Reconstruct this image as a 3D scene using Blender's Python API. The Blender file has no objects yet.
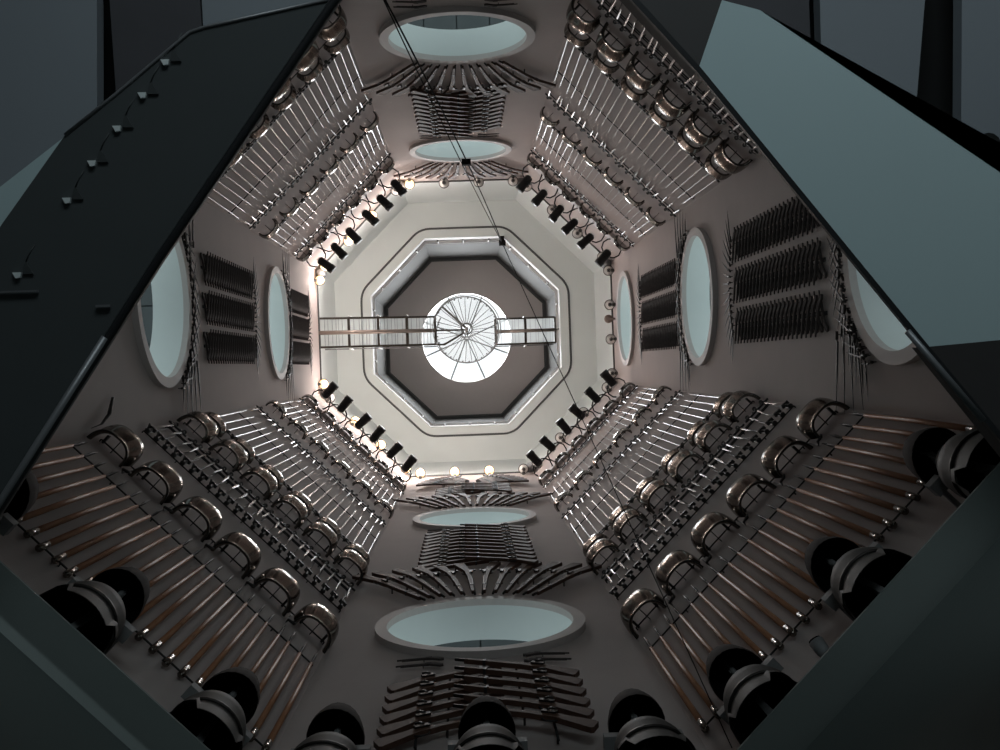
import bpy, math, random
from mathutils import Matrix, Vector
random.seed(7)
PI = math.pi
sc = bpy.context.scene
COL = bpy.data.collections.new('hall'); sc.collection.children.link(COL)
LINK = COL.objects.link

# ------------------------------------------------------------------ materials
def mat(name, col, rough=.6, metal=0., noise=.12, scale=6., bump=0., spec=.5, emit=None, estr=0., trans=0.):
    m = bpy.data.materials.new(name); m.use_nodes = True
    nt = m.node_tree; b = nt.nodes['Principled BSDF']
    b.inputs['Roughness'].default_value = rough; b.inputs['Metallic'].default_value = metal
    b.inputs['Specular IOR Level'].default_value = spec
    tc = nt.nodes.new('ShaderNodeTexCoord'); nz = nt.nodes.new('ShaderNodeTexNoise')
    nz.inputs['Scale'].default_value = scale; nz.inputs['Detail'].default_value = 3
    nt.links.new(tc.outputs['Object'], nz.inputs['Vector'])
    mx = nt.nodes.new('ShaderNodeMix'); mx.data_type = 'RGBA'
    mx.inputs[6].default_value = tuple(c*(1-noise) for c in col)+(1,)
    mx.inputs[7].default_value = tuple(min(1, c*(1+noise)) for c in col)+(1,)
    nt.links.new(nz.outputs['Fac'], mx.inputs[0]); nt.links.new(mx.outputs[2], b.inputs['Base Color'])
    if bump:
        bp = nt.nodes.new('ShaderNodeBump'); bp.inputs['Strength'].default_value = bump
        bp.inputs['Distance'].default_value = .02
        nt.links.new(nz.outputs['Fac'], bp.inputs['Height']); nt.links.new(bp.outputs[0], b.inputs['Normal'])
    if emit:
        b.inputs['Emission Color'].default_value = tuple(emit)+(1,); b.inputs['Emission Strength'].default_value = estr
    if trans:
        out = nt.nodes['Material Output']; tr = nt.nodes.new('ShaderNodeBsdfTransparent'); ms = nt.nodes.new('ShaderNodeMixShader')
        ms.inputs[0].default_value = trans
        nt.links.new(b.outputs[0], ms.inputs[1]); nt.links.new(tr.outputs[0], ms.inputs[2]); nt.links.new(ms.outputs[0], out.inputs[0])
    return m
M = dict(
    wall=mat('grey_plaster', (.43, .375, .36), .85, noise=.05, scale=2, bump=.1),
    frame=mat('window_frame_paint', (.50, .455, .44), .6, noise=.03),
    reveal=mat('white_reveal', (.70, .745, .74), .7, noise=.02),
    cove=mat('white_cove_paint', (.66, .715, .715), .75, noise=.03, scale=1),
    ceil=mat('white_ceiling_paint', (.66, .71, .70), .8, noise=.05, scale=1.2),
    groove=mat('dark_groove', (.07, .075, .075), .7),
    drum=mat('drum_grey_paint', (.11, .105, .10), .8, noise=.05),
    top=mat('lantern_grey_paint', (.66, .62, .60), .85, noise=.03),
    white=mat('white_metal', (.8, .8, .8), .35, .2, noise=.02),
    bronze=mat('dark_bronze_metal', (.07, .06, .05), .4, .7),
    beam=mat('grey_brown_steel', (.30, .25, .22), .35, .6),
    glassdeck=mat('frosted_glass_deck', (.85, .86, .85), .3, noise=.02, trans=.72),
    tread=mat('clear_glass_tread', (.55, .57, .57), .2, noise=.02, trans=.70),
    skyglass=mat('skylight_glass', (.9, .95, .95), .1, noise=.01, trans=.92),
    steel=mat('polished_steel', (.40, .38, .36), .22, 1., noise=.15, scale=9),
    oldsteel=mat('aged_steel', (.17, .145, .125), .17, .95, noise=.3, scale=12),
    suit=mat('dull_suit_steel', (.05, .047, .044), .65, .3, noise=.3, scale=10),
    darksteel=mat('dark_steel', (.045, .04, .038), .5, .9, noise=.3, scale=12),
    blade=mat('bright_blade', (.38, .37, .37), .36, 1., noise=.25, scale=4),
    gun=mat('dull_gun_wood', (.062, .052, .049), .85, spec=.15, noise=.4, scale=14),
    iron=mat('blackened_iron', (.035, .032, .032), .5, .5, noise=.3, scale=15),
    wood=mat('brown_pole_wood', (.40, .18, .09), .48, noise=.45, scale=3),
    stock=mat('dark_walnut', (.085, .045, .032), .6, spec=.2, noise=.35, scale=8),
    black=mat('black_lining', (.004, .004, .004), .95, noise=.1, spec=.05),  # near-black stands in for the darkness inside hollow pieces
    bracket=mat('grey_bracket', (.22, .22, .22), .6),
    can=mat('black_lamp_can', (.02, .02, .02), .45, .3),
    cable=mat('dark_steel_cable', (.012, .012, .012), .95, spec=.1),
    lampon=mat('lit_globe', (1, .9, .75), .3, emit=(1, .60, .27), estr=1.9),
    lampoff=mat('unlit_globe', (.85, .85, .82), .2, noise=.05),
    holder=mat('grey_lamp_holder', (.10, .10, .095), .4, .4),
    speaker=mat('grey_speaker', (.22, .225, .23), .6),
    soffit=mat('teal_white_soffit', (.50, .62, .64), .7, noise=.03, scale=1),
    darksoffit=mat('dark_brown_soffit', (.045, .04, .04), .6),
    fascia=mat('black_fascia', (.02, .02, .022), .35),
    railgrey=mat('grey_handrail', (.20, .20, .21), .4, .3),
    glass=mat('dark_glass_panel', (.075, .082, .085), .35, noise=.05, spec=.5),
    panel=mat('blue_grey_panel', (.26, .28, .31), .7, noise=.04, scale=1),
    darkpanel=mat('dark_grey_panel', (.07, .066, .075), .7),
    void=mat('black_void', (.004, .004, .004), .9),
    ledge=mat('green_grey_ledge', (.23, .26, .25), .7, noise=.05, scale=1.5),
    lower=mat('green_grey_wall', (.13, .155, .15), .75, noise=.06, scale=1.5),
    floor=mat('grey_stone_floor', (.18, .19, .19), .5),
    clip=mat('white_clip', (.8, .85, .85), .3, .1),
    clamp=mat('grey_clamp', (.055, .06, .062), .5, .1),
    rail=mat('dark_painted_rail', (.03, .03, .03), .8, spec=.2),
    outer=mat('outer_panel', (.075, .085, .09), .7),
)

_m = M['glassdeck']; _nt = _m.node_tree   # frosted glass lets daylight through: add a translucent layer
_t = _nt.nodes.new('ShaderNodeBsdfTranslucent'); _t.inputs[0].default_value = (.9, .92, .9, 1)
_tr = _nt.nodes.new('ShaderNodeBsdfTransparent'); _x = _nt.nodes.new('ShaderNodeMixShader'); _x.inputs[0].default_value = .55
_nt.links.new(_t.outputs[0], _x.inputs[1]); _nt.links.new(_tr.outputs[0], _x.inputs[2]); _nt.links.new(_x.outputs[0], _nt.nodes['Material Output'].inputs[0])

# ------------------------------------------------------------------ mesh builder
class MB:
    def __init__(s): s.v = []; s.f = []; s.sm = []
    def add(s, vs, fs, smooth=False, mtx=None):
        o = len(s.v)
        s.v += [tuple(mtx @ Vector(q)) if mtx else tuple(q) for q in vs]
        s.f += [tuple(i+o for i in q) for q in fs]; s.sm += [smooth]*len(fs); return s
    def box(s, c, d, mtx=None):
        x, y, z = (k/2 for k in d); cx, cy, cz = c
        vs = [(cx+a*x, cy+b*y, cz+e*z) for a in (-1, 1) for b in (-1, 1) for e in (-1, 1)]
        return s.add(vs, [(0, 1, 3, 2), (4, 6, 7, 5), (0, 4, 5, 1), (2, 3, 7, 6), (0, 2, 6, 4), (1, 5, 7, 3)], False, mtx)
    def tube(s, pts, rad, n=8, closed=False, flat=None, smooth=True):
        pts = [Vector(q) for q in pts]; N = len(pts)
        if not hasattr(rad, '__len__'): rad = [rad]*N
        vs = []
        ref = None
        for i, q in enumerate(pts):
            a = pts[(i-1) % N] if (closed or i > 0) else q; b = pts[(i+1) % N] if (closed or i < N-1) else q
            d = (b-a).normalized()
            if ref is None or abs(ref.dot(d)) > .98:
                ref = Vector((0, 0, 1)) if abs(d.z) < .9 else Vector((1, 0, 0))
            u = (ref - d*ref.dot(d)).normalized(); w = d.cross(u); ref = u
            for k in range(n):
                t = 2*PI*k/n + (PI/n)
                vs.append(q + u*math.cos(t)*rad[i] + w*math.sin(t)*rad[i]*(flat or 1))
        fs = []
        for i in range(N if closed else N-1):
            j = (i+1) % N
            for k in range(n):
                l = (k+1) % n; fs.append((i*n+k, i*n+l, j*n+l, j*n+k))
        if not closed:
            fs.append(tuple(range(n-1, -1, -1))); fs.append(tuple((N-1)*n+k for k in range(n)))
        return s.add(vs, fs, smooth)
    def prism(s, poly, z0, z1, axis='z', mtx=None):
        n = len(poly)
        vs = [(x, y, z0) for x, y in poly]+[(x, y, z1) for x, y in poly]
        fs = [tuple(range(n-1, -1, -1)), tuple(range(n, 2*n))]+[(i, (i+1) % n, n+(i+1) % n, n+i) for i in range(n)]
        return s.add(vs, fs, False, mtx)
    def lathe(s, prof, n=20, sx=1, sz=1, ymod=None, smooth=True, capend=True, mtx=None):
        # prof: (radius, y); axis = y
        vs = []
        for r, y in prof:
            for k in range(n):
                t = 2*PI*k/n; yy = y+(ymod(t, y) if ymod else 0)
                vs.append((r*math.sin(t)*sx, yy, r*math.cos(t)*sz))
        N = len(prof); fs = []
        for i in range(N-1):
            for k in range(n):
                l = (k+1) % n; fs.append((i*n+k, i*n+l, (i+1)*n+l, (i+1)*n+k))
        if capend: fs.append(tuple((N-1)*n+k for k in range(n)))
        return s.add(vs, fs, smooth, mtx)
    def mesh(s, name, m):
        me = bpy.data.meshes.new(name); me.from_pydata(s.v, [], s.f)
        me.polygons.foreach_set('use_smooth', s.sm); me.materials.append(m); me.update(); return me

def obj(name, me, parent=None, mtx=None):
    o = bpy.data.objects.new(name, me); LINK(o)
    if parent: o.parent = parent
    if mtx is not None: o.matrix_world = mtx
    return o
def tag(o, label, cat, group=None, kind=None):
    o['label'] = label; o['category'] = cat
    if group: o['group'] = group
    if kind: o['kind'] = kind
    return o
def struct(name, mb, m, parent=None, mtx=None):
    o = obj(name, mb.mesh(name, m), parent, mtx)
    if not parent: o['kind'] = 'structure'
    return o
# a prototype is a list of (part name, mesh, [subparts]) ; the first placing builds it, the rest are object copies
class Kind:
    def __init__(s, name, cat, parts): s.name, s.cat, s.parts, s.first = name, cat, parts, None
    def place(s, mtx, label, group):
        if s.first is None:
            r = bpy.data.objects.new(s.name, None); LINK(r); r.empty_display_size = .1
            for pn, me, subs in s.parts:
                c = obj(pn, me, r)
                for sn, sm in subs: obj(sn, sm, c)
            s.first = r
        else:
            f = s.first; r = f.copy(); LINK(r)
            for ch in f.children:
                c = ch.copy(); LINK(c); c.parent = r
                for g in ch.children:
                    d = g.copy(); LINK(d); d.parent = c
        r.matrix_world = mtx; tag(r, label, s.cat, group)
        return r
class Solo(Kind):
    def place(s, mtx, label, group):
        if s.first is None: r = obj(s.name, s.parts); s.first = r
        else: r = s.first.copy(); LINK(r)
        r.matrix_world = mtx; return tag(r, label, s.cat, group)

# ------------------------------------------------------------------ tower geometry (metres; +z up, camera near the origin)
R = 4.5; HS = R*math.tan(PI/8); ZT = 30.29; ZB = 6.85
ANG = dict(R=0, LR=45, B=90, LL=135, L=180, UL=225, T=270, UR=315)
WN = dict(R='right', LR='lower-right', B='bottom', LL='lower-left', L='left', UL='upper-left', T='top', UR='upper-right')
STA = dict(B=('left', 'right'), T=('right', 'left'), R=('bottom', 'top'), L=('top', 'bottom'),
           LR=('lower', 'upper'), LL=('upper', 'lower'), UL=('upper', 'lower'), UR=('lower', 'upper'))
ORD = ['first', 'second', 'third', 'fourth', 'fifth', 'sixth', 'seventh', 'eighth', 'ninth', 'tenth', 'eleventh', 'twelfth', 'thirteenth', 'fourteenth', 'fifteenth', 'sixteenth', 'seventeenth', 'eighteenth', 'nineteenth', 'twentieth', 'twenty-first', 'twenty-second']
def where(i, n, w, st=None):
    a, b = st or STA[w]
    if n % 2 and i == n//2: return 'exactly midway along'
    return '%s from the %s end' % ((ORD[i], a) if i < n/2 else (ORD[n-1-i], b))
def W(w, x=0., z=0., d=0., rot=0., pitch=0.):
    """frame on a wall: local x = right when facing the wall, y = up, z = into the shaft"""
    a = math.radians(ANG[w]); n = Vector((math.cos(a), math.sin(a), 0)); t = Vector((-math.sin(a), math.cos(a), 0))
    p = n*(R-d) - t*x + Vector((0, 0, z))
    B = Matrix((-t, Vector((0, 0, 1)), -n)).transposed().to_4x4()
    return Matrix.Translation(p) @ B @ Matrix.Rotation(rot, 4, 'Z') @ Matrix.Rotation(pitch, 4, 'X')
def octo(r, z, y0=0):
    c = r/math.cos(PI/8)
    return [(c*math.cos(PI/8+k*PI/4), c*math.sin(PI/8+k*PI/4), z) for k in range(8)]

WIN = dict(B=[12.55, 21.36], T=[17.0, 25.84], R=[10.2, 19.0, 27.7], L=[14.7, 23.5])
RI, RO = 1.18, 1.33
def wall_mesh(zs):
    mb = MB(); z0 = ZB; cuts = sorted(zs); N = 64; hw = HS; H = 1.55
    for z in cuts:
        a, b = z-H, min(z+H, ZT)
        mb.add([(-hw, z0, 0), (hw, z0, 0), (hw, a, 0), (-hw, a, 0)], [(0, 1, 2, 3)])
        angs = sorted(set([round(2*PI*k/N, 6) for k in range(N)]+[round(math.atan2(yy, xx) % (2*PI), 6) for xx in (-hw, hw) for yy in (a-z, b-z)]))
        vs = []
        for t in angs:
            c, s_ = math.cos(t), math.sin(t)
            kx = hw/abs(c) if abs(c) > 1e-6 else 1e9
            lim = (b-z) if s_ > 0 else (z-a)
            ky = lim/abs(s_) if abs(s_) > 1e-6 else 1e9
            k = min(kx, ky)
            vs += [(RI*1.04*c, z+RI*1.04*s_, 0), (k*c, z+k*s_, 0)]
        n = len(angs)
        mb.add(vs, [(2*i, 2*i+1, 2*((i+1) % n)+1, 2*((i+1) % n)) for i in range(n)])
        z0 = b
    if z0 < ZT: mb.add([(-hw, z0, 0), (hw, z0, 0), (hw, ZT, 0), (-hw, ZT, 0)], [(0, 1, 2, 3)])
    return mb
nwin = 0
for w in ANG:
    struct('wall_'+WN[w].replace('-', '_'), wall_mesh(WIN.get(w, [])), M['wall'], None, W(w))
    for z in WIN.get(w, []):
        nwin += 1
        win = struct('window_%d' % nwin, MB().lathe([(RI*1.0, 0.0), (RI, .48)], 64, capend=False), M['reveal'], None, W(w, 0, z, 0) @ Matrix.Rotation(-PI/2, 4, 'X'))
        fr = MB().lathe([(RI, -.0), (RI, .09), (RO, .09), (RO, 0)], 64, capend=False, smooth=False)
        f = struct('window_frame', fr, M['frame'], win); f.matrix_parent_inverse = Matrix(); f.matrix_basis = Matrix.Rotation(PI, 4, 'X')
        # grey panelled soffit of the stair passing outside the window
        so = MB()
        so.box((0, 1.79, -1.7), (5, .03, 2.4))
        for k in range(-4, 4): so.box((k*.62+.31, 1.73, -1.7), (.60, .05, 2.4))
        struct('trim_%d' % (20+nwin), so, M['outer'], None, W(w, 0, z, 0))
# ceiling parts
def ringmesh(a, b):
    return MB().add(a+b, [(i, (i+1) % 8, 8+(i+1) % 8, 8+i) for i in range(8)])
ZC = 33.5
struct('trim_1', ringmesh(octo(R, ZT), octo(4.38, ZC)), M['cove'])
struct('ceiling', ringmesh(octo(4.38, ZC), octo(3.18, ZC)), M['ceil'])
struct('trim_2', MB().tube([(x, y, z) for x, y, z in octo(R-.02, ZT-.0)], .03, 6, True, smooth=False), M['groove'])
g = []
cc = octo(3.50, ZC-.0)
for i in range(8):
    p, c, n_ = Vector(cc[i-1]), Vector(cc[i]), Vector(cc[(i+1) % 8])
    a = c+(p-c).normalized()*.34; b = c+(n_-c).normalized()*.34
    for k in range(6):
        t = k/5; g.append(a*(1-t)**2+c*2*t*(1-t)+b*t*t)
struct('trim_3', MB().tube(g, .035, 6, True), M['groove'])
struct('trim_4', ringmesh(octo(3.18, ZC), octo(3.18, ZC+.55)), M['frame'])
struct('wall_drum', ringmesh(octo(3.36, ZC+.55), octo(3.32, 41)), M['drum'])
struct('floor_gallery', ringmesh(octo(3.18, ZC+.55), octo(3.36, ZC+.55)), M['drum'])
struct('trim_5', MB().tube(octo(3.27, 40.95), .10, 6, True, smooth=False), M['groove'])
# lantern ceiling with the round skylight hole
N = 64; vs = []
oc = [Vector(q) for q in octo(3.32, 41)]; RS = 1.83
for k in range(N):
    t = 2*PI*k/N; d = Vector((math.cos(t), math.sin(t), 0)); rr = 3.32/math.cos(((t+PI/8) % (PI/4))-PI/8)
    vs += [(RS*d.x, RS*d.y, 41), (rr*d.x, rr*d.y, 41)]
struct('ceiling_lantern', MB().add(vs, [(2*i, 2*i+1, 2*((i+1) % N)+1, 2*((i+1) % N)) for i in range(N)]), M['top'])
up = Matrix.Rotation(PI/2, 4, 'X')
sky = struct('window_skylight', MB().lathe([(RS, 41.0), (RS, 41.25)], 64, capend=False, mtx=up), M['white'])
mu = MB()
for k in range(8):
    t = PI/8+k*PI/4; mu.tube([(.05*math.cos(t), .05*math.sin(t), 41.6), (RS*math.cos(t), RS*math.sin(t), 41.1)], .028, 6)
struct('mullion', mu, M['groove'], sky)
struct('pane', MB().lathe([(RS, 41.22), (1.2, 41.5), (.02, 41.65)], 48, mtx=up), M['skyglass'], sky)

# guard rail round the upper opening
def railing():
    r = bpy.data.objects.new('guard_rail', None); LINK(r); r.location = (0, 0, ZC+.55)
    tag(r, 'white octagonal guard rail round the grey upper opening below the skylight', 'railing')
    for zz, rad in ((.35, .03), (.62, .022), (.9, .035)):
        obj('rail', MB().tube([(x, y, zz) for x, y, _ in octo(3.2, 0)], rad, 6, True, smooth=False).mesh('rail', M['white']), r)
    oc = octo(3.2, 0); pm = MB().tube([(0, 0, 0), (0, 0, .95)], .035, 6).mesh('rail_post', M['bronze'])
    for i in range(8):
        a, b = Vector(oc[i]), Vector(oc[(i+1) % 8])
        for k in range(3):
            o = obj('rail_post', pm, r); o.location = a.lerp(b, (k+.5)/3)
railing()

# ------------------------------------------------------------------ bridges and spiral stair
def bridge(name, x0, x1, z0, z1, nb, label, extra=None, wd=.44):
    r = bpy.data.objects.new(name, None); LINK(r); r.location = (x0, 0, z0)
    tag(r, label, 'bridge', 'metal and glass footbridges under the skylight')
    L = x1-x0; dz = z1-z0; P = lambda t, y, h=0: (t*L, y, t*dz+h)
    for sgn in (-1, 1): obj('side_beam', MB().tube([P(0, sgn*wd), P(1, sgn*wd)], .045, 4, smooth=False).mesh('side_beam', M['bronze']), r)
    obj('centre_beam', MB().tube([P(0, 0, -.06), P(1, 0, -.06)], .065, 8).mesh('centre_beam', M['beam']), r)
    for k in range(nb+1):
        obj('cross_beam', MB().tube([P(k/nb, -wd), P(k/nb, wd)], .055, 4, smooth=False).mesh('cross_beam', M['bronze']), r)
    sl = MB(); n = nb*8; random.seed(3)
    for k in range(n):
        t = (k+.5+random.uniform(-.3, .3))/n; sl.tube([P(t, -wd, .03), P(t, wd, .03)], .011, 4, smooth=False)
    tag_ = obj('deck_slats', sl.mesh('deck_slats', M['bracket']), r)
    gd = MB(); gd.add([P(0, -wd, .06), P(1, -wd, .06), P(1, wd, .06), P(0, wd, .06)], [(0, 1, 2, 3)])
    obj('glass_deck', gd.mesh('glass_deck', M['glassdeck']), r)
    for sgn in (-1, 1):
        obj('handrail', MB().tube([P(0, sgn*(wd+.05), .95), P(1, sgn*(wd+.05), .95)], .018, 6).mesh('handrail', M['railgrey']), r)
        for k in range(1, nb):
            b = obj('baluster', MB().tube([P(k/nb, sgn*(wd+.07), 0), P(k/nb, sgn*(wd+.07), 1.)], .025, 6).mesh('baluster', M['white']), r)
    if extra:
        for pth in extra:
            obj('end_brace', MB().tube([Vector(q)-Vector((x0, 0, z0)) for q in pth], .04, 4, smooth=False).mesh('end_brace', M['bronze']), r)
    return r
bridge('footbridge', -4.5, -1.0, 30.35, 31.7, 4, 'long footbridge from the left wall to the spiral stair under the skylight',
       [[(-1., -.44, 31.7), (-.76, -.76, 31.8), (-.04, -.08, 32)], [(-1., .44, 31.7), (-.74, .46, 31.8), (-.1, .1, 32)], [(-1.02, 0, 31.64), (-.05, 0, 31.98)]])
bridge('footbridge', 1.02, 3.14, 35.0, 35.0, 2, 'short footbridge from the spiral stair to the right side of the upper opening', None, .45)
st = bpy.data.objects.new('spiral_staircase', None); LINK(st); st.location = (0, 0, 31.0)
tag(st, 'round glass spiral staircase with radial treads hanging in front of the skylight', 'staircase')
NT = 30
tr = MB().add([(.16, -.035, 0), (1.04, -.105, 0), (1.04, .105, 0), (.16, .035, 0)], [(0, 1, 2, 3)])
trm = tr.mesh('tread', M['tread'])
trn = MB()
trn.tube([(.16, -.03, .0), (1.04, -.1, .0)], .013, 4, smooth=False).tube([(1.0, -.02, 0), (1.03, .02, 0)], .02, 6)
trb = trn.mesh('tread_edge', M['holder'])
for k in range(NT):
    a = PI+.35+k*2*PI/NT*1.03; z = .1+k*3.9/NT
    o = obj('tread', trm, st); o.location = (0, 0, z); o.rotation_euler = (0, 0, a); obj('tread_edge', trb, o)
obj('newel_post', MB().tube([(0, 0, 0), (0, 0, 5)], .055, 10).mesh('newel_post', M['bracket']), st)
hub = MB().tube([(.17*math.cos(2*PI*k/24), .17*math.sin(2*PI*k/24), .05) for k in range(24)], .022, 6, True)
obj('hub_ring', hub.mesh('hub_ring', M['holder']), st)
hp = [(1.06*math.cos(PI+.35+k*2*PI/60), 1.06*math.sin(PI+.35+k*2*PI/60), .1+k*3.9/60) for k in range(63)]
obj('stringer', MB().tube(hp, .022, 6).mesh('stringer', M['speaker']), st)
obj('rim_ring', MB().tube([(1.06*math.cos(2*PI*k/48), 1.06*math.sin(2*PI*k/48), 0) for k in range(48)], .013, 6, True).mesh('rim_ring', M['speaker']), st)

# ------------------------------------------------------------------ weapons: meshes
def shell(w, h0, dep, hfun, wfun, thick=.018, nu=20, nv=6, pw=.72):
    """curved plate against a wall; u across, v up"""
    mb = MB(); vs = []
    for side in (0, 1):
        for j in range(nv+1):
            v = j/nv
            for i in range(nu+1):
                u = -1+2*i/nu; ph = u*PI*.47; k = wfun(v); tt = side*thick
                lo, hi = hfun(u)
                vs.append(((w*k-tt)*math.copysign(abs(math.sin(ph))**pw, ph)/math.sin(PI*.47)**pw, lo+(hi-lo)*v, max(.0, (dep*k-tt)*math.cos(ph)**pw)))
    n = (nu+1)*(nv+1); fs = []
    q = lambda s_, j, i: s_*n+j*(nu+1)+i
    for j in range(nv):
        for i in range(nu):
            fs += [(q(0, j, i), q(0, j, i+1), q(0, j+1, i+1), q(0, j+1, i)), (q(1, j, i), q(1, j+1, i), q(1, j+1, i+1), q(1, j, i+1))]
    for i in range(nu):
        fs += [(q(0, 0, i), q(1, 0, i), q(1, 0, i+1), q(0, 0, i+1)), (q(0, nv, i), q(0, nv, i+1), q(1, nv, i+1), q(1, nv, i))]
    mb.add(vs, fs, True); return mb
bp = shell(.255, 0, .27, lambda u: (-.31-.06*u*u, .27-.10*math.cos(u*PI/2)**2-.30*u*u), lambda v: .90+.10*max(0, 1-v*6)**2+.24*math.sin(min(1, v*1.1)*PI*.5)**2)
SC = lambda t, a, b: (a*math.copysign(abs(math.sin(t*PI*.47))**.72, t)/math.sin(PI*.47)**.72, b*math.cos(t*PI*.47)**.72)
TT = [-1+2*i/20 for i in range(21)]
roll = MB().tube([(SC(t, .257, .272)[0], -.31-.06*t*t, SC(t, .257, .272)[1]) for t in TT], .009, 6)
strap = MB().box((0, -.05, .13), (.012, .012, .26)); stp = lambda q: MB().box((q*.17, .05, .06), (.03, .06, .12)).mesh('strap', M['iron'])
K_PLATE = Kind('breastplate', 'armour plate', [('plate', bp.mesh('plate', M['oldsteel']), [('rolled_edge', roll.mesh('rolled_edge', M['darksteel']))]), ('wall_bracket', strap.mesh('wall_bracket', M['iron']), []), ('strap', stp(-1), []), ('strap', stp(1), [])])
gg = shell(.24, 0, .25, lambda u: (-.13+.05*u*u, .12-.10*u*u), lambda v: .90+.16*v)
grl = MB().tube([(SC(t, .217, .226)[0], -.13+.05*t*t, SC(t, .217, .226)[1]) for t in TT], .009, 6)
K_GORGET = Kind('gorget', 'armour plate', [('collar_plate', gg.mesh('collar_plate', M['oldsteel']), [('rolled_edge', grl.mesh('rolled_edge', M['darksteel']))]),
                                           ('wall_bracket', MB().box((0, 0, .12), (.012, .012, .24)).mesh('wall_bracket', M['iron']), [])])
def dia(x0, x1, w0, w1, t):
    """flat diamond-section blade along +y"""
    vs = [(-w0, x0, 0), (0, x0, t), (w0, x0, 0), (0, x0, -t), (-w1, x1, 0), (0, x1, t*.4), (w1, x1, 0), (0, x1, -t*.4), (0, x1+(x1-x0)*.05, 0)]
    return MB().add(vs, [(0, 3, 2, 1), (0, 1, 5, 4), (1, 2, 6, 5), (2, 3, 7, 6), (3, 0, 4, 7), (4, 5, 8), (5, 6, 8), (6, 7, 8), (7, 4, 8)])
def hilt_mesh(gl, gr):
    mb = MB().tube([(0, -gr, 0), (0, -gr*.5, 0), (0, 0, 0)], [.018, .026, .018], 8)
    mb.box((0, 0, 0), (gl, .022, .03)).tube([(0, -gr-.05, 0), (0, -gr-.025, 0), (0, -gr, 0)], [.015, .036, .018], 8)
    mb.tube([(gl*.5, 0, 0), (gl*.42, -gr*.6, 0), (0, -gr-.02, 0)], .01, 5)
    mb.box((0, -gr*.4, -.04), (.012, .012, .07))
    return mb
K_SWORD = Kind('sword', 'sword', [('blade', dia(0, 2.5, .0125, .007, .007).mesh('blade', M['blade']), []), ('hilt', hilt_mesh(.14, .14).mesh('hilt', M['iron']), [])])
K_SWORD2 = Kind('sword', 'sword', [('blade', dia(0, 2.15, .0125, .007, .007).mesh('blade', M['blade']), []), ('hilt', hilt_mesh(.12, .12).mesh('hilt', M['iron']), [])])
K_DAG = Kind('dagger', 'dagger', [('blade', dia(0, .50, .022, .010, .008).mesh('dagger_blade', M['blade']), []), ('hilt', hilt_mesh(.17, .11).mesh('dagger_hilt', M['iron']), [])])
bas = MB().prism([(-.06, .0), (-.045, .04), (0, .05), (.05, .03), (.06, -.01), (.02, -.015), (-.015, .005), (-.045, -.03)], .04, .09)
bas.tube([(-.05, .02, .08), (-.055, -.08, .11), (-.02, -.15, .07)], .013, 5)
bas.tube([(0, .03, .05), (0, -.08, .05), (0, -.17, .05), (0, -.2, .05)], [.024, .026, .022, .036], 7).box((0, 0, -.0), (.012, .012, .1))
K_BASKET = Kind('basket_hilted_sword', 'sword', [('blade', dia(0, .95, .014, .008, .008).mesh('short_blade', M['darksteel']), []), ('basket_hilt', bas.mesh('basket_hilt', M['iron']), [])])
K_POLE = Kind('polearm', 'polearm', [
    ('shaft', MB().tube([(0, 0, 0), (0, 1.2, .02), (0, 2.45, 0)], [.030, .027, .021], 8).mesh('shaft', M['wood']), []),
    ('head', MB().tube([(0, 2.4, 0), (0, 2.5, 0), (0, 2.66, 0), (0, 2.92, 0)], [.024, .016, .030, .002], 6, flat=.5).mesh('head', M['darksteel']), []),
    ('ferrule', MB().tube([(0, -.06, 0), (0, -.04, 0), (0, .14, 0)], [.012, .034, .034], 8).mesh('ferrule', M['oldsteel']), [])])
def musket(L, sgn):
    st = [(.12, .018), (.12, -.02), (L*.55, -.035), (L*.62, -.05), (L*.70, -.055), (L*.76, -.085*1), (L*.985, -.215), (L, -.20), (L, -.055), (L*.97, -.03), (L*.80, .005), (L*.72, .035), (L*.6, .03)]
    if sgn < 0: st = [(x, -y) for x, y in reversed(st)]
    barrel = MB().tube([(0, .02*sgn, 0), (L*.64, .025*sgn, 0)], [.017, .024], 8)
    lock = MB().box((L*.66, .035*sgn, .03), (.14, .05, .03)).tube([(L*.64, .05*sgn, .045), (L*.66, .10*sgn, .045), (L*.69, .09*sgn, .045)], .011, 5)
    guard = MB().tube([(L*.63, -.05*sgn, 0), (L*.66, -.10*sgn, 0), (L*.71, -.10*sgn, 0), (L*.74, -.07*sgn, 0)], .009, 5)
    band = MB().box((L*.25, 0, 0), (.03, .062, .062)); peg = MB().box((L*.5, 0, -.055), (.018, .018, .10))
    return [('barrel', barrel.mesh('barrel', M['darksteel']), []), ('stock', MB().prism(st, -.026, .026).mesh('stock', M['stock']), []),
            ('lock', lock.mesh('lock', M['darksteel']), []), ('trigger_guard', guard.mesh('trigger_guard', M['iron']), []), ('barrel_band', band.mesh('barrel_band', M['iron']), []), ('wall_peg', peg.mesh('wall_peg', M['iron']), [])]
K_MUS = {1: Kind('musket', 'musket', musket(2.1, 1)), -1: Kind('musket', 'musket', musket(2.1, -1))}
K_CARB = {1: Kind('carbine', 'carbine', musket(1.42, 1)), -1: Kind('carbine', 'carbine', musket(1.42, -1))}
PB = {}
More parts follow.
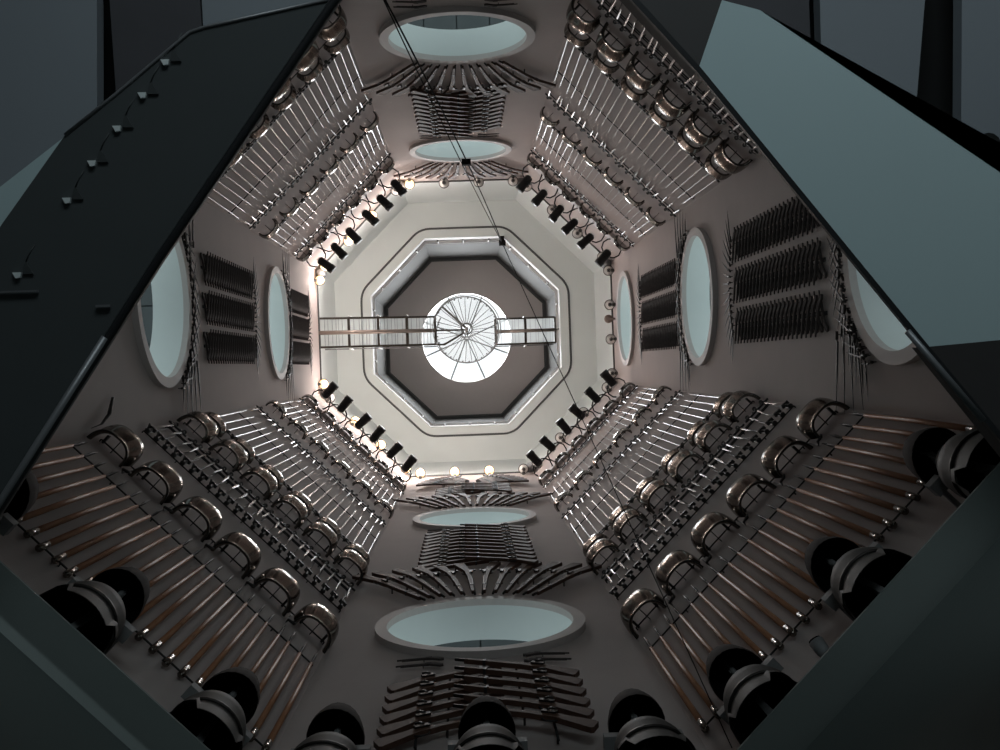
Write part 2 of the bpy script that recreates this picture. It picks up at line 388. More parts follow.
def pistol(sgn):
    st = [(.05, .006), (.05, -.008), (.27, -.012), (.33, -.018), (.39, -.035), (.47, -.085), (.515, -.078), (.52, -.050), (.45, .0), (.39, .018), (.30, .012)]
    if sgn < 0: st = [(x, -y) for x, y in reversed(st)]
    b = MB().tube([(0, .012*sgn, 0), (.34, .012*sgn, 0)], [.010, .012], 6).box((.36, .015*sgn, .010), (.07, .02, .010)).box((.3, 0, -.02), (.01, .01, .04))
    PB[sgn] = [MB().prism(st, -.013, .013), b]
    return [('grip_stock', MB().prism(st, -.013, .013).mesh('grip_stock', M['gun']), []), ('barrel', b.mesh('pistol_barrel', M['gun']), [])]
K_PIS = {1: Kind('pistol', 'pistol', pistol(1)), -1: Kind('pistol', 'pistol', pistol(-1))}
bay = MB().tube([(0, 0, 0), (0, .25, 0), (0, .46, 0)], [.014, .010, .002], 4, smooth=False)
soc = MB().tube([(.03, -.12, 0), (.03, -.02, 0)], .018, 6).tube([(.03, -.03, 0), (.015, 0, 0), (0, .01, 0)], .010, 5).box((.03, -.08, -.03), (.012, .012, .07))
K_BAY = Kind('bayonet', 'bayonet', [('spike', bay.mesh('spike', M['iron']), []), ('socket', soc.mesh('socket', M['darksteel']), [])])
bay2 = MB().tube([(0, 0, 0), (0, .45, 0), (0, .9, 0)], [.016, .012, .003], 4, smooth=False)
K_LBAY = Kind('long_bayonet', 'bayonet', [('spike', bay2.mesh('long_spike', M['iron']), []), ('socket', soc.mesh('long_socket', M['darksteel']), [])])
K_HOOK = Solo('wall_hook', 'hook', MB().tube([(0, .55, .01), (0, .12, .02), (0, 0, .1), (.06, -.04, .12), (.09, .02, .12)], [.007, .007, .016, .02, .014], 6).mesh('wall_hook', M['iron']))

def rail(w, z, x0=-1.8, x1=1.8, d=.035, what='weapons'):
    mb = MB().tube([(x0, 0, d), (x1, 0, d)], .010, 5)
    n = max(2, int((x1-x0)/.6))
    for k in range(n+1): mb.box((x0+(x1-x0)*k/n, 0, d/2), (.015, .015, d))
    o = obj('mounting_rail', mb.mesh('mounting_rail', M['rail']), None, W(w, 0, z, 0))
    tag(o, 'thin dark mounting rail behind the %s on the %s wall' % (what, WN[w]), 'rail'); return o

N23 = [-1.76+.16*k for k in range(23)]
N6 = [-1.6+.64*k for k in range(6)]
DI = ['LR', 'LL', 'UL', 'UR']
for w in DI:
    wn = WN[w]; low = w in ('LR', 'LL')
    if low:
        for i, x in enumerate(N23):
            K_POLE.place(W(w, x, 8.5+random.uniform(-.04, .04), .06, random.uniform(-.006, .006)), 'brown wooden polearm on the %s wall, %s' % (wn, where(i, 23, w)), 'polearms on the %s wall' % wn)
        rail(w, 11.05, what='polearm tips'); rail(w, 8.58, what='polearm butts')
        for i, x in enumerate(N6):
            K_PLATE.place(W(w, x, 11.95, .0), 'curved steel breastplate above the polearms, %s wall, %s' % (wn, where(i, 6, w)), 'breastplates above the polearms')
        rail(w, 11.95, what='breastplates above the polearms')
        for i in range(5):
            K_HOOK.place(W(w, N6[i]+.32, 11.45, .0), 'small dark hook between breastplates above polearms, %s wall, %s' % (wn, where(i, 5, w)), 'small hooks between the breastplates')
    for i, x in enumerate(N23):
        K_BASKET.place(W(w, x, 13.65, .03), 'dark basket hilted sword, lowest hilt row of %s wall, %s' % (wn, where(i, 23, w)), 'basket hilted swords on the %s wall' % wn)
    rail(w, 13.5, what='basket hilts'); rail(w, 14.55, what='basket hilted blades')
    for z, nm in ((14.75, 'lowest'), (20.75, 'middle'), (26.0, 'top')):
        if z == 26.0 and False: continue
        for i, x in enumerate(N23):
            K_DAG.place(W(w, x+.04*random.uniform(-1, 1), z, .06, PI+random.uniform(-.06, .06), random.uniform(-.10, .06)),
                        'small cross hilted dagger, %s dagger row of %s wall, %s' % (nm, wn, where(i, 23, w)), 'daggers, %s row of the %s wall' % (nm, wn))
        rail(w, z-.12, what='%s dagger row' % nm)
    rail(w, 15.45, what='lower armour plates'); rail(w, 16.25, what='collar plates')
    for i, x in enumerate(N6):
        K_PLATE.place(W(w, x, 15.5, 0), 'curved steel breastplate under lower sword row, %s wall, %s' % (wn, where(i, 6, w)), 'breastplates under the lower swords')
        K_GORGET.place(W(w, x, 16.3, 0), 'dark steel collar touching the lower swords\' hilts, %s wall, %s' % (wn, where(i, 6, w)), 'collars under the lower swords')
        K_GORGET.place(W(w, x, 21.75, 0), 'dark steel collar under the upper sword row, %s wall, %s' % (wn, where(i, 6, w)), 'collars under the upper swords')
        K_GORGET.place(W(w, x, 26.45, 0), 'dark steel collar just below the spotlights, %s wall, %s' % (wn, where(i, 6, w)), 'collars below the spotlights')
    for i, x in enumerate(N23):
        K_SWORD.place(W(w, x, 17.0, .07, random.uniform(-.008, .008)), 'long bright sword, lower sword row of %s wall, %s' % (wn, where(i, 23, w)), 'lower swords of the %s wall' % wn)
        K_SWORD2.place(W(w, x, 22.5, .07, random.uniform(-.008, .008)), 'shorter bright sword, upper sword row of %s wall, %s' % (wn, where(i, 23, w)), 'upper swords of the %s wall' % wn)
    for z, nm in ((17.0, 'hilts of the lower swords'), (19.0, 'tips of the lower swords'), (22.5, 'hilts of the upper swords'), (24.2, 'tips of the upper swords')): rail(w, z, what=nm)
    struct('trim_%d' % (6+DI.index(w)), MB().box((0, 27.15, .05), (3.6, .5, .1)), M['frame'], None, W(w))

# armour suits on the lower ledge
def suit_kind():
    hel = MB().lathe([(.235, 0), (.23, .08), (.20, .22), (.14, .36), (.06, .46), (.01, .50)], 24, 1.0, 1.2, ymod=lambda t, y: -.05*math.cos(t)*(1-y*2) if y < .2 else 0)
    hin = MB().lathe([(.228, .0), (.22, .08), (.19, .21), (.13, .34), (.01, .44)], 24, 1., 1.2, ymod=lambda t, y: -.05*math.cos(t)*(1-y*2) if y < .2 else 0)
    def notch(t, y):
        if y > .12: return 0
        c = abs(((t/(2*PI)*1+.0) % 1)-.0)
        a = min(abs(t-PI*.62), abs(t-PI*1.38)); b = min(abs(t-PI*.30), abs(t-PI*1.70))
        return (.16 if b < .22 else (.10 if a < .16 else 0)) - .04*math.cos(t)
    body = MB().lathe([(.312, 0), (.30, .08), (.285, .16), (.27, .24), (.28, .38), (.25, .52), (.16, .62), (.11, .68), (.10, .74)], 40, 1.0, .92, ymod=notch, capend=False)
    binn = MB().lathe([(.302, .0), (.29, .08), (.275, .16), (.26, .24), (.27, .38), (.24, .52), (.15, .60), (.02, .62)], 40, 1.0, .92, ymod=notch)
    belt = MB().tube([(.28*math.sin(t), .24, .257*math.cos(t)) for t in [2*PI*k/30 for k in range(30)]], .016, 6, True)
    col = MB().lathe([(.16, .66), (.15, .72), (.11, .78)], 24, 1.1, 1, capend=False)
    br = lambda s_: MB().box((s_*.25, .70, -.03), (.12, .09, .12)).box((s_*.25, .70, -.22), (.04, .04, .36))
    post = MB().box((0, .45, -.04), (.05, .9, .06)).box((0, .35, -.22), (.05, .05, .36)).tube([(0, .9, 0), (0, 1.4, .02)], .02, 6).box((0, 1.12, -.20), (.05, .05, .44))
    hm = Matrix.Translation((0, .98, -.02))
    for b in (hel, hin): b.v = [tuple(hm @ Vector(q)) for q in b.v]
    return Kind('armour_suit', 'armour', [
        ('helmet', hel.mesh('helmet', M['gun']), [('lining', hin.mesh('helmet_lining', M['black']))]),  # inner shell: shade of the hollow put in as black
        ('cuirass', body.mesh('cuirass', M['suit']), [('lining', binn.mesh('cuirass_lining', M['black'])), ('belt', belt.mesh('belt', M['darksteel']))]),
        ('collar', col.mesh('collar', M['bracket']), []), ('shoulder_bracket', br(1).mesh('shoulder_bracket', M['bracket']), []),
        ('shoulder_bracket', br(-1).mesh('shoulder_bracket', M['bracket']), []), ('support_post', post.mesh('support_post', M['bracket']), [])])
K_SUIT = suit_kind()
for w in ('LR', 'LL', 'B'):
    for i, x in enumerate((-1.22, 0, 1.22)):
        K_SUIT.place(W(w, x, 7.0, .37), 'black hollow armour with helmet on the ledge, %s wall, %s' % (WN[w], where(i, 3, w)), 'armours on the lower ledge')

# ------------------------------------------------------------------ muskets, carbines on the top and bottom walls
def side(i, n, w): return where(i, n, w)
def fan(w, zc, nm):
    for i in range(12):
        u = -1+2*i/11; th = PI/2-u*.62
        px, pz = 1.42*math.sin(u*.57), zc+1.42*math.cos(u*.57)-.06
        dirx = math.sin(u*.50); dz = math.cos(u*.50)
        rot = math.atan2(dz, dirx); sg = 1 if u > 0 else -1
        L = 1.0
        K_MUS[-sg if False else sg].place(W(w, px, pz, .12, rot), 'musket fanned out over the %s round window, %s wall, %s' % (nm, WN[w], where(i, 12, w)), 'muskets fanned over round windows')
def stack(w, z0, n, dz, nm):
    for i in range(n):
        for sg in (-1, 1):
            z = z0+i*dz
            # muzzle past the centre, butt on the outer side and lower
            K_CARB[-sg if False else sg].place(W(w, -.30*sg, z+.55, .11+.075*(sg > 0), (-.42 if sg > 0 else PI+.42)),
                'dark carbine, %s column of the %s chevron stack, %s wall, %s' % ('left' if (sg < 0) != (w == 'T') else 'right', nm, WN[w], ('%s from the bottom' % ORD[i]) if i < n/2 else ('%s from the top' % ORD[n-1-i])), 'carbines stacked in chevrons')
    for x in (-.62, .62):
        mb = MB().tube([(x, z0-.1, .07), (x, z0+n*dz+.2, .07)], .013, 5)
        for k in (0, 1): mb.box((x, z0+k*n*dz, .035), (.02, .02, .07))
        o = obj('mounting_rod', mb.mesh('mounting_rod', M['rail']), None, W(w))
        tag(o, 'upright dark rod on the %s side of the %s carbine stack, %s wall' % ('left' if (x < 0) != (w == 'T') else 'right', nm, WN[w]), 'rod')
def pistols(w, z, nm):
    for x in (-.95, .4):
        for k in range(2):
            sg = 1 if x < 0 else -1
            K_PIS[sg].place(W(w, x+(.58 if sg < 0 else 0), z+k*.22, .06, (.15 if sg > 0 else PI-.15)),
                'short pistol, %s of the pair under %s round window\'s %s side, %s wall' % (('lower', 'upper')[k], nm, 'left' if (x < 0) != (w == 'T') else 'right', WN[w]), 'pistols under the round windows')
fan('B', 12.55, 'nearer'); stack('B', 15.75, 11, .335, 'middle'); pistols('B', 10.85, 'nearer'); stack('B', 8.6, 6, .29, 'nearest')
pistols('B', 19.65, 'farther'); fan('B', 21.36, 'farther'); stack('B', 24.75, 5, .33, 'farthest')
for i in range(16):
    sg = -1 if i < 8 else 1; k = i % 8 if sg > 0 else 7-i
    a = .22+k*.15
    K_CARB[sg].place(W('B', sg*.12, 27.0+.10*k, .12, a if sg > 0 else PI-a), 'carbine in the winged spray below the round lamps, %s' % where(i, 16, 'B'), 'carbines in the winged spray')
fan('T', 17.0, 'nearer'); stack('T', 19.85, 11, .335, 'only'); pistols('T', 24.1, 'farther'); pistols('T', 15.25, 'nearer'); fan('T', 25.84, 'farther')

# ------------------------------------------------------------------ pistol blocks and bayonet fans on the left and right walls
def block(w, z0, z1, nm, cnt=22, single=True):
    bulk = MB()
    for c, x in enumerate((-.67, 0, .67)):
        cn = ('bottom', 'middle', 'top')[c] if w == 'R' else ('top', 'middle', 'bottom')[c]
        for i in range(cnt):
            z = z0+(z1-z0)*(i+.5)/cnt
            n = ('%s from near end' % ORD[i]) if i < cnt/2 else ('%s from far end' % ORD[cnt-1-i])
            for sg in (1, -1):
                m = W(w, x-.30*sg, z+.08+.09*(sg > 0), .035+.03*(sg > 0), (-.31 if sg > 0 else PI+.31)) @ Matrix.Scale(1.13, 4)
                if single:
                    gd = 'upward' if (sg > 0) == (w == 'R') else 'downward'
                    K_PIS[sg].place(m, 'dark pistol, %s strip of %s block, %s wall, grip %s, %s' % (cn, nm, WN[w], gd, n), 'pistols in the %s block of the %s wall' % (nm, WN[w]))
                else:
                    mm = m
                    for b in PB[sg]: BULK.add(b.v, b.f, False, mm)
        o = obj('mounting_board', MB().box((x, (z0+z1)/2, .012), (.05, z1-z0, .024)).mesh('mounting_board', M['iron']), None, W(w))
        tag(o, 'dark strip behind the %s strip of pistols, %s block, %s wall' % (cn, nm, WN[w]), 'mounting strip')
BULK = MB()
def spikes(w, z, nm, n=16):
    for i in range(n):
        u = -1+2*i/(n-1); a = -u*1.35
        K_BAY.place(W(w, u*.85, z+.18*(1-u*u), .05, a), 'thin bayonet, spiky crest beyond %s pistol block, %s wall, %s' % (nm, WN[w], where(i, n, w)), 'bayonets beyond pistol blocks')
def rimfan(w, zc, nm, n=44):
    for i in range(n):
        u = -1+2*i/(n-1); th = u*1.05; r = 1.52
        a = -th*.8+(.9 if i % 2 else -.9)
        K_BAY.place(W(w, r*math.sin(th)*1.0, zc+r*math.cos(th)-.05*(i % 3), .06+.03*(i % 3), a), 'thin bayonet, tangled crest over %s round window, %s wall, %s' % (nm, WN[w], where(i, n, w)), 'bayonets over round windows')
    for sg in (-1, 1):
        for k in range(4):
            en = STA[w][0 if sg < 0 else 1]
            K_LBAY.place(W(w, sg*(.95+.03*k), zc+1.05+.19*k, .07, -sg*(PI/2+.16-.1*k)), 'long bayonet, %s tuft beside %s round window, %s wall, %s from the window' % (en, nm, WN[w], ORD[k]), 'long bayonets beside round windows')
block('R', 12.3, 16.3, 'nearer'); spikes('R', 16.55, 'nearer'); rimfan('R', 10.2, 'nearest')
rimfan('R', 19.0, 'middle'); block('R', 20.85, 25.0, 'farther', single=False); spikes('R', 25.25, 'farther')
rimfan('L', 14.7, 'nearer'); block('L', 17.0, 20.8, 'nearer'); spikes('L', 21.0, 'nearer')
rimfan('L', 23.5, 'farther'); block('L', 25.2, 28.0, 'farther', single=False); spikes('L', 28.2, 'farther')
tag(obj('pistol_rows', BULK.mesh('pistol_rows', M['gun'])), 'dark crossed pistols filling the farther blocks high on the left and right walls', 'pistols', kind='stuff')
cb = MB().tube([(0, 0, .03), (-.03, .28, .05), (-.14, .55, .05), (-.34, .75, .03)], [.006, .02, .03, .02], 6, flat=.3)
tag(obj('curved_blade', cb.mesh('curved_blade', M['iron']), None, W('L', 1.74, 11.75, .0)), 'dark curved blade low on the left wall beside the dark glass parapet', 'blade')

# ------------------------------------------------------------------ lamps
K_SPOT = Kind('spotlight', 'spotlight', [
    ('lamp_can', MB().tube([(0, 0, .30), (0, 0, .34), (0, .01, .66), (0, .01, .68), (0, .01, .78)], [.07, .115, .12, .135, .125], 10).box((0, .06, .5), (.10, .10, .2)).mesh('lamp_can', M['can']), [('cooling_fin', MB().box((0, 0, .42), (.22, .22, .015)).box((0, 0, .48), (.22, .22, .015)).mesh('cooling_fin', M['can']))]),
    ('yoke', MB().tube([(-.12, 0, .42), (-.22, -.01, .36), (-.28, -.02, .22), (-.24, -.03, .08), (-.16, -.04, 0)], .020, 6).tube([(.12, 0, .42), (.22, -.01, .36), (.28, -.02, .22), (.24, -.03, .08), (.16, -.04, 0)], .020, 6).mesh('yoke', M['can']), []),
    ('clamp', MB().box((.0, -.02, .30), (.13, .06, .05)).mesh('spot_clamp', M['white']), [])])
for w in DI:
    for i, x in enumerate([-1.5+.6*k for k in range(6)]):
        K_SPOT.place(W(w, x, 27.25, .06, 0, random.uniform(-.04, .08)) @ Matrix.Rotation(random.uniform(-.12, .12), 4, 'Y'), 'black spotlight on a forked yoke, top edge of %s wall, %s' % (WN[w], where(i, 6, w)), 'spotlights round the ceiling')
glo = MB().lathe([(.03, 0), (.10, .03), (.145, .10), (.145, .17), (.10, .24), (.03, .265)], 16)
hold = lambda: MB().tube([(0, 0, 0), (0, 0, .10)], .05, 8).tube([(.15*math.cos(2*PI*k/16), .02, .17+.15*math.sin(2*PI*k/16)) for k in range(16)], .012, 5, True)
gm = Matrix.Translation((0, -.05, .17)); glo.v = [tuple(gm @ Vector(q)) for q in glo.v]
hm_ = hold().mesh('lamp_holder', M['holder'])
cen = MB().lathe([(.05, -.08), (.06, -.06), (.02, -.04)], 10, mtx=Matrix.Translation((0, 0, .17))).mesh('lamp_centre', M['holder'])
K_ON = Kind('round_lamp', 'lamp', [('globe', glo.mesh('lit_globe', M['lampon']), []), ('holder', hm_, [])])
K_OFF = Kind('round_lamp', 'lamp', [('globe', glo.mesh('unlit_globe', M['lampoff']), []), ('holder', hm_, []), ('bulb_centre', cen, [])])
LX = [-1.55, -.52, .52, 1.55]
LIT = dict(T=[3], UL=[1, 2, 3], L=[0, 3], LL=[0, 1, 2, 3], B=[0, 1, 2])
LIT['UL'] = [0+1, 2, 3]; LIT['LL'] = [1, 2, 3]
for w in ANG:
    for i, x in enumerate(LX):
        if w == 'L' and i in (1, 2): continue
        on = i in LIT.get(w, [])
        (K_ON if on else K_OFF).place(W(w, x, 29.75, 0), '%s round lamp at ceiling edge, %s wall, %s' % ('lit warm' if on else 'unlit grey', WN[w], where(i, 4, w)), 'round lamps at the ceiling edge')
        if on:
            l = bpy.data.lights.new('lamp_glow', 'POINT'); l.energy = 46; l.color = (1, .86, .79); l.shadow_soft_size = .12
            o = bpy.data.objects.new('lamp_glow', l); LINK(o); o.matrix_world = W(w, x, 29.55, .72)
# corner loudspeakers
spm = MB().tube([(0, 0, 0), (0, 0, .55)], [.11, .14], 14).mesh('loudspeaker', M['speaker'])
names = ['between right and lower-right', 'between lower-right and bottom', 'between bottom and lower-left', 'between lower-left and left',
         'between left and upper-left', 'between upper-left and top', 'between top and upper-right', 'between upper-right and right']
for k in range(8):
    if k == 2: continue
    a = PI/8+k*PI/4; r = R/math.cos(PI/8)-.17
    o = obj('loudspeaker', spm); o.location = (r*math.cos(a), r*math.sin(a), 29.9)
    tag(o, 'grey cylinder loudspeaker in the ceiling corner %s walls' % names[k], 'loudspeaker', 'corner loudspeakers')
disc = MB().tube([(0, 0, 0), (0, 0, .2)], .035, 8).tube([(0, -.03, .2), (0, .02, .2)], .13, 16)
tag(obj('sensor_disc', disc.mesh('sensor_disc', M['beam']), None, W('R', .1, 29.9, 0)), 'beige disc between two unlit lamps at the right wall ceiling edge', 'sensor')
small = MB().tube([(0, -.02, .16), (.01, .02, .20), (.03, .09, .27)], [.035, .055, .06], 12).box((0, -.10, .08), (.03, .16, .16))
sp = bpy.data.objects.new('ledge_projector', None); LINK(sp); sp.matrix_world = W('LR', -.62, 7.5, 0)
tag(sp, 'small grey projector lamp on the ledge between two armours, lower-right wall', 'spotlight')
obj('lamp_body', small.mesh('lamp_body', M['speaker']), sp)
obj('lens', MB().tube([(.0315, .0945, .2745), (.0335, .1, .28)], .052, 12).mesh('lens', M['black']), sp)

# ------------------------------------------------------------------ cables
top = Vector((1.30, -2.93, 33.35)); e1 = W('T', 1.21, 14.3, 0).translation; e2 = W('LR', -1.68, 7.99, 0).translation
def cable(a, b, r, sag, n=16):
    pts = []
    for k in range(n+1):
        t = k/n; p = a.lerp(b, t); pts.append(p+sag*4*t*(1-t))
    return MB().tube(pts, r, 5)
c1 = bpy.data.objects.new('steel_cable', None); LINK(c1); c1.location = e1
tag(c1, 'dark double cable running from the upper opening\'s corner down past the top wall windows', 'cable')
loc = lambda v: v-e1
obj('strand', cable(loc(top), loc(e1), .016, Vector((.10, 0, 0))).mesh('strand', M['cable']), c1)
obj('strand', cable(loc(top), loc(e1), .012, Vector((-.02, .05, 0))).mesh('strand', M['cable']), c1)
kp = loc(top).lerp(loc(e1), .50)
obj('cable_clip', MB().box(kp+Vector((.08, 0, 0)), (.22, .14, .16)).mesh('cable_clip', M['cable']), c1)
tag(obj('pulley_block', MB().tube([(1.2, -2.93, 33.36), (1.42, -2.93, 33.36)], .10, 8).box((1.30, -3.05, 33.40), (.16, .22, .16)).mesh('pulley_block', M['cable'])), 'small black pulley block at the upper right corner of the guard rail', 'pulley')
c2 = bpy.data.objects.new('steel_cable', None); LINK(c2); c2.location = top
tag(c2, 'thin dark cable slanting from the pulley block down across the lower-right wall', 'cable')
obj('strand', cable(Vector((0, 0, 0)), e2-top, [.014-.009*k/16 for k in range(17)], Vector((0, 0, 0))).mesh('strand', M['cable']), c2)

# ------------------------------------------------------------------ ledges under the display walls
for i, w in enumerate(('LR', 'LL', 'B', 'L', 'R')):
    hs = HS-.0
    struct('trim_%d' % (11+i), MB().prism([(-hs, 0), (hs, 0), (hs-.207, .5), (-hs+.207, .5)], 0, .02, mtx=Matrix(((1, 0, 0, 0), (0, 0, 1, ZB-.02), (0, 1, 0, 0), (0, 0, 0, 1)))) if w in ('LR', 'LL') else
           MB().box((0, ZB-.06, .1), (2*hs-.1, .12, .2)), M['ledge'], None, W(w))
for w in ANG:
    if w in ('UL', 'UR', 'T'): continue
    struct('wall_base_'+WN[w].replace('-', '_'), MB().add([(-HS, -1.6, .19), (HS, -1.6, .19), (HS, ZB-.1, .19), (-HS, ZB-.1, .19)], [(0, 1, 2, 3)]), M['lower'], None, W(w))

# ------------------------------------------------------------------ galleries overhead near the camera
def slab(name, poly, z, th, m, label=None, cat=None, kind='structure'):
    o = obj(name, MB().prism(poly, z, z+th).mesh(name, m))
    if label: tag(o, label, cat)
    else: o['kind'] = kind
    return o
RT = [(1.033, -.271), (1.187, -.227), (1.30, -.15), (2.159, .459), (3.4, 1.34), (3.4, 1.06), (2.137, 1.148), (1.823, 1.166), (.925, .009)]
slab('ceiling_gallery_right', RT, 4.0, .04, M['soffit'])
slab('ceiling_gallery_dark', [(.60, -.365), (.42, -.62), (.62, -1.1), (1.12, -.62), (1.033, -.271), (.925, .009)], 4.0, .12, M['darksoffit'])
slab('ceiling_gallery_end', [(1.823, 1.166), (2.137, 1.148), (3.4, 1.06), (3.6, 3.2), (2.35, 1.86)], 4.0, .12, M['darksoffit'])
ed = [(.42, -.60), (.60, -.365), (.925, .009), (1.823, 1.166), (2.45, 1.96)]
fz = MB()
for a, b in zip(ed[:-1], ed[1:]): fz.tube([(a[0], a[1], 4.0), (b[0], b[1], 4.0)], .016, 4, smooth=False)
struct('trim_16', fz, M['fascia'])
struct('trim_17', MB().tube([(1.72, 1.10, 3.93), (2.02, 1.47, 3.93)], .014, 6), M['railgrey'])
# left gallery: dark glass parapet leaning over the shaft opening
par = bpy.data.objects.new('glass_parapet', None); LINK(par); par.location = (-1.0, .5, 3.5)
tag(par, 'dark glass stair parapet crossing the left of the view with small white clips', 'parapet')
L_ = lambda pts: [(x+1.0, y-.5) for x, y in pts]
PO = [(-.30, -.33), (-.463, -.123), (-.924, -.04), (-.977, -.024), (-1.244, .188), (-1.421, .322), (-1.90, 1.0), (-2.4, 1.7), (-2.2, 2.3), (-1.914, 1.92), (-1.696, 1.616), (-1.112, .766), (-.463, -.123)]
main = [(-.20, -.46), (-.463, -.123), (-1.112, .766), (-1.696, 1.616), (-2.1, 2.2), (-2.9, 2.0), (-1.95, .72), (-1.421, .322), (-1.244, .188), (-.977, -.024), (-.924, -.04), (-.463, -.123+.0)]
main = [(-.26, -.40), (-1.112, .766), (-1.696, 1.616), (-2.1, 2.2), (-2.9, 2.0), (-2.1, 1.26), (-1.65, .625), (-1.421, .322), (-1.244, .188), (-.977, -.024), (-.924, -.04), (-.47, -.13), (-.34, -.42)]
obj('glass_panel', MB().prism(L_(main), 0, .05).mesh('glass_panel', M['glass']), par)
obj('handrail', MB().tube([(x+1.0, y-.5, -.02) for x, y in ((-.22, -.45), (-.463, -.123), (-1.112, .766), (-1.696, 1.616), (-2.1, 2.2))], .016, 6).mesh('handrail', M['fascia']), par)
obj('lower_rail', MB().tube([(x+1.0, y-.5, -.03) for x, y in ((-1.30, 1.03), (-1.69, 1.60), (-2.1, 2.2))], .014, 6).mesh('lower_rail', M['railgrey']), par)
obj('outer_rail', MB().tube([(x+1.0, y-.5, .0) for x, y in ((-.47, -.13), (-.924, -.04), (-.977, -.024), (-1.244, .188), (-1.421, .322))], .007, 6).mesh('outer_rail', M['railgrey']), par)
for i, (x, y) in enumerate([(-1.064, .078), (-1.147, .19), (-1.238, .303), (-1.329, .421), (-1.42, .547), (-1.60, .80)]):
    c = obj('clip', MB().prism([(-.016, -.006), (.014, -.006), (.010, .012), (-.006, .014)], -.012, 0).mesh('clip', M['clip']), par); c.location = (x+1.0, y-.5, 0)
    obj('clip_bracket', MB().prism([(.018, .0), (.055, .0), (.045, -.015), (.032, -.042), (.025, -.036), (.020, -.02)], -.008, -.002).tube([(.028, -.04, -.004), (.04, -.07, -.003), (.06, -.10, -.002)], .002, 4).mesh('clip_bracket', M['clamp']), c)
obj('joint_strip', MB().box((-.70+.02, -.5+.86, -.01), (.30, .006, .01)).box((-.31, .40+.02, -.01), (.05, .008, .01)).mesh('joint_strip', M['railgrey']), par)
slab('ceiling_gallery_left', [(-1.878, .398), (-1.62, .208), (-1.50, .30), (-2.1, 1.1), (-2.7, 1.0)], 4.0, .1, M['soffit'])
# stair soffits higher up on both sides
Z5 = 5.5
slab('ceiling_panel_left', [(-3.6, -1.6), (-2.02, -1.6), (-1.998, -.897), (-2.05, .4), (-3.6, 2.2)], Z5, .1, M['panel'])
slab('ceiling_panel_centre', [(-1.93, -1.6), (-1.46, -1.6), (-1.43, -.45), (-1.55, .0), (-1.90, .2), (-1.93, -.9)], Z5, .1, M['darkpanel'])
slab('ceiling_panel_inner', [(-1.44, -1.6), (-.75, -1.6), (-.78, -.86), (-1.42, .0)], Z5, .1, M['panel'])
slab('ceiling_void_left', [(-3.8, -1.8), (-.98, -1.8), (-1.05, -.85), (-2.0, .3), (-2.9, 1.4), (-3.8, 2.6)], Z5+.3, .1, M['void'])  # black sheet: darkness seen through the panel gaps, put into its colour
slab('ceiling_panel_right', [(2.0, -1.6), (2.60, -1.6), (2.592, -.786), (2.47, .25), (1.99, -.1)], Z5, .1, M['panel'])
slab('ceiling_panel_far_right', [(2.81, -1.6), (4.2, -1.6), (4.2, 1.8), (2.75, .6), (2.803, -.781)], Z5, .1, M['panel'])
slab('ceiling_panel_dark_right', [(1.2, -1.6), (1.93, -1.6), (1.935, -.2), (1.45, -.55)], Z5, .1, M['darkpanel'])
slab('ceiling_gap_dark_right', [(1.55, -1.8), (4.3, -1.8), (4.3, 1.8), (2.9, .75), (1.75, -.45)], Z5+.3, .1, M['void'])  # same black sheet standing for gap darkness on the right
tag(obj('downlight', MB().tube([(2.85, .07, 5.35), (2.85, .07, 5.5)], .07, 14).tube([(2.76, .03, 5.42), (2.85, .07, 5.42)], .03, 8).mesh('downlight', M['void'])), 'small black downlight under the grey ceiling at the right edge', 'lamp')

# ------------------------------------------------------------------ hall below the tower; unseen ceiling and walls added to block sky light
struct('floor', MB().box((0, 0, -1.65), (24, 24, .1)), M['floor'])
an = MB(); inn = octo(R+.01, ZB+.05); out = [(12*math.cos(PI/8+k*PI/4)*1.2, 12*math.sin(PI/8+k*PI/4)*1.2, ZB+.05) for k in range(8)]
an.add(inn+out, [(i, (i+1) % 8, 8+(i+1) % 8, 8+i) for i in range(8)])
struct('ceiling_hall', an, M['darkpanel'])
for nme, c, d in (('left', (-11, 0, 2.6), (.1, 22, 8.6)), ('right', (11, 0, 2.6), (.1, 22, 8.6)), ('near', (0, 11, 2.6), (22, .1, 8.6)), ('far', (0, -11, 2.6), (22, .1, 8.6))):
    struct('wall_hall_'+nme, MB().box(c, d), M['darkpanel'])

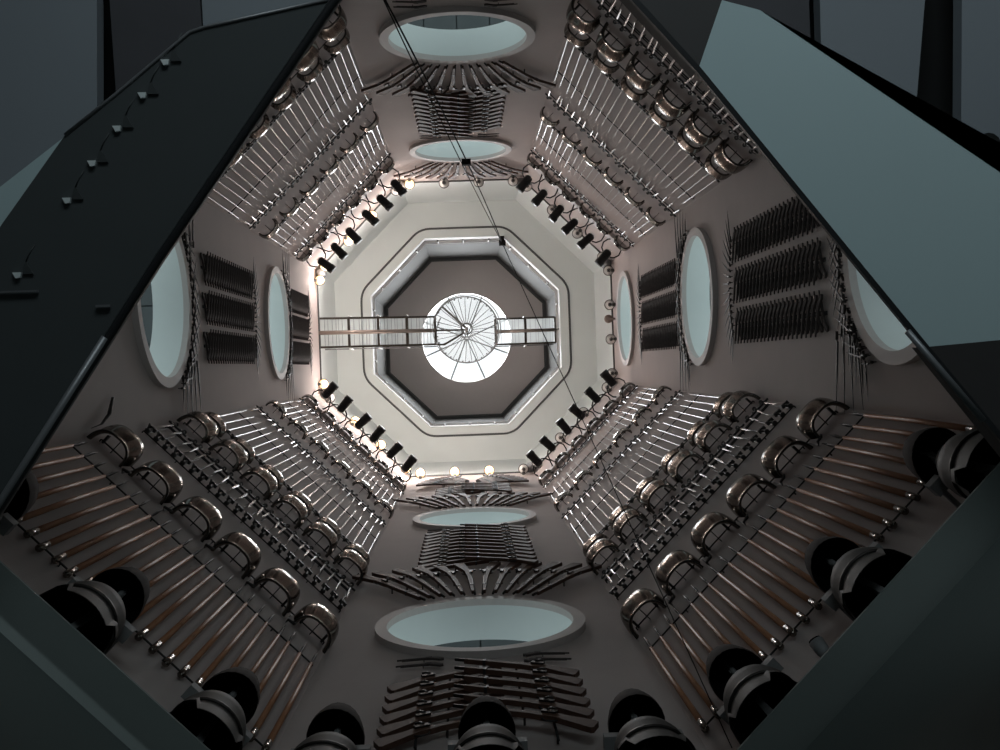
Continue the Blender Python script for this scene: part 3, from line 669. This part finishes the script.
# ------------------------------------------------------------------ light
def area(name, loc, target, sx, sy, e, col):
    l = bpy.data.lights.new(name, 'AREA'); l.shape = 'RECTANGLE'; l.size = sx; l.size_y = sy; l.energy = e; l.color = col
    o = bpy.data.objects.new(name, l); LINK(o); o.location = loc
    o.rotation_euler = (Vector(target)-Vector(loc)).to_track_quat('-Z', 'Y').to_euler(); return o
d = bpy.data.lights.new('skylight_daylight', 'AREA'); d.shape = 'DISK'; d.size = 3.9; d.energy = 900; d.color = (.93, .97, 1)
o = bpy.data.objects.new('skylight_daylight', d); LINK(o); o.location = (0, 0, 42.3)
area('hall_window_daylight', (1.0, -4.6, .6), (1.5, 0, 4), 4, 1.6, 125, (.72, .86, .90))  # unseen cool lamp added to brighten the gallery soffits
area('hall_fill_left', (-9, 1.5, -.2), (-1, .5, 4), 3, 2, 110, (.72, .86, .90))  # second added fill lamp, from the left side
wd = bpy.data.worlds.new('sky'); sc.world = wd; wd.use_nodes = True
bg = wd.node_tree.nodes['Background']; bg.inputs[0].default_value = (.66, .86, .88, 1); bg.inputs[1].default_value = 1.4
_n = wd.node_tree.nodes; _l = wd.node_tree.links
_tc = _n.new('ShaderNodeTexCoord'); _sx = _n.new('ShaderNodeSeparateXYZ'); _mr = _n.new('ShaderNodeMapRange'); _mx = _n.new('ShaderNodeMix'); _mx.data_type = 'RGBA'
_mr.inputs['From Min'].default_value = .90; _mr.inputs['From Max'].default_value = .985
_mx.inputs[6].default_value = (.68, .83, .84, 1); _mx.inputs[7].default_value = (.84, .88, .9, 1)
_l.new(_tc.outputs['Generated'], _sx.inputs[0]); _l.new(_sx.outputs['Z'], _mr.inputs['Value']); _l.new(_mr.outputs[0], _mx.inputs[0]); _l.new(_mx.outputs[2], bg.inputs[0])

# ------------------------------------------------------------------ camera
MC = Matrix(((0.9987486654680521, 0.03658476314971517, -0.03409777604278949), (-0.03690499631586679, 0.9992799448034067, -0.008809833178131388), (0.033750918101747164, 0.01005718742889329, 0.9993796718506482)))
cam = bpy.data.cameras.new('camera'); co = bpy.data.objects.new('camera', cam); LINK(co)
r, dn, fw = MC[0].normalized(), MC[1].normalized(), MC[2].normalized()
rot = Matrix((r, -dn, -fw)).transposed()
co.matrix_world = Matrix.Translation((-.05807, 1.17568, 0)) @ rot.to_4x4()
cam.sensor_width = 36; cam.lens = 36*990.84/1000; cam.clip_start = .05; cam.clip_end = 200
sc.camera = co
sc.view_settings.view_transform = 'Standard'; sc.view_settings.look = 'None'; sc.view_settings.exposure = 0; sc.view_settings.gamma = 1
sc.view_settings.use_curve_mapping = False
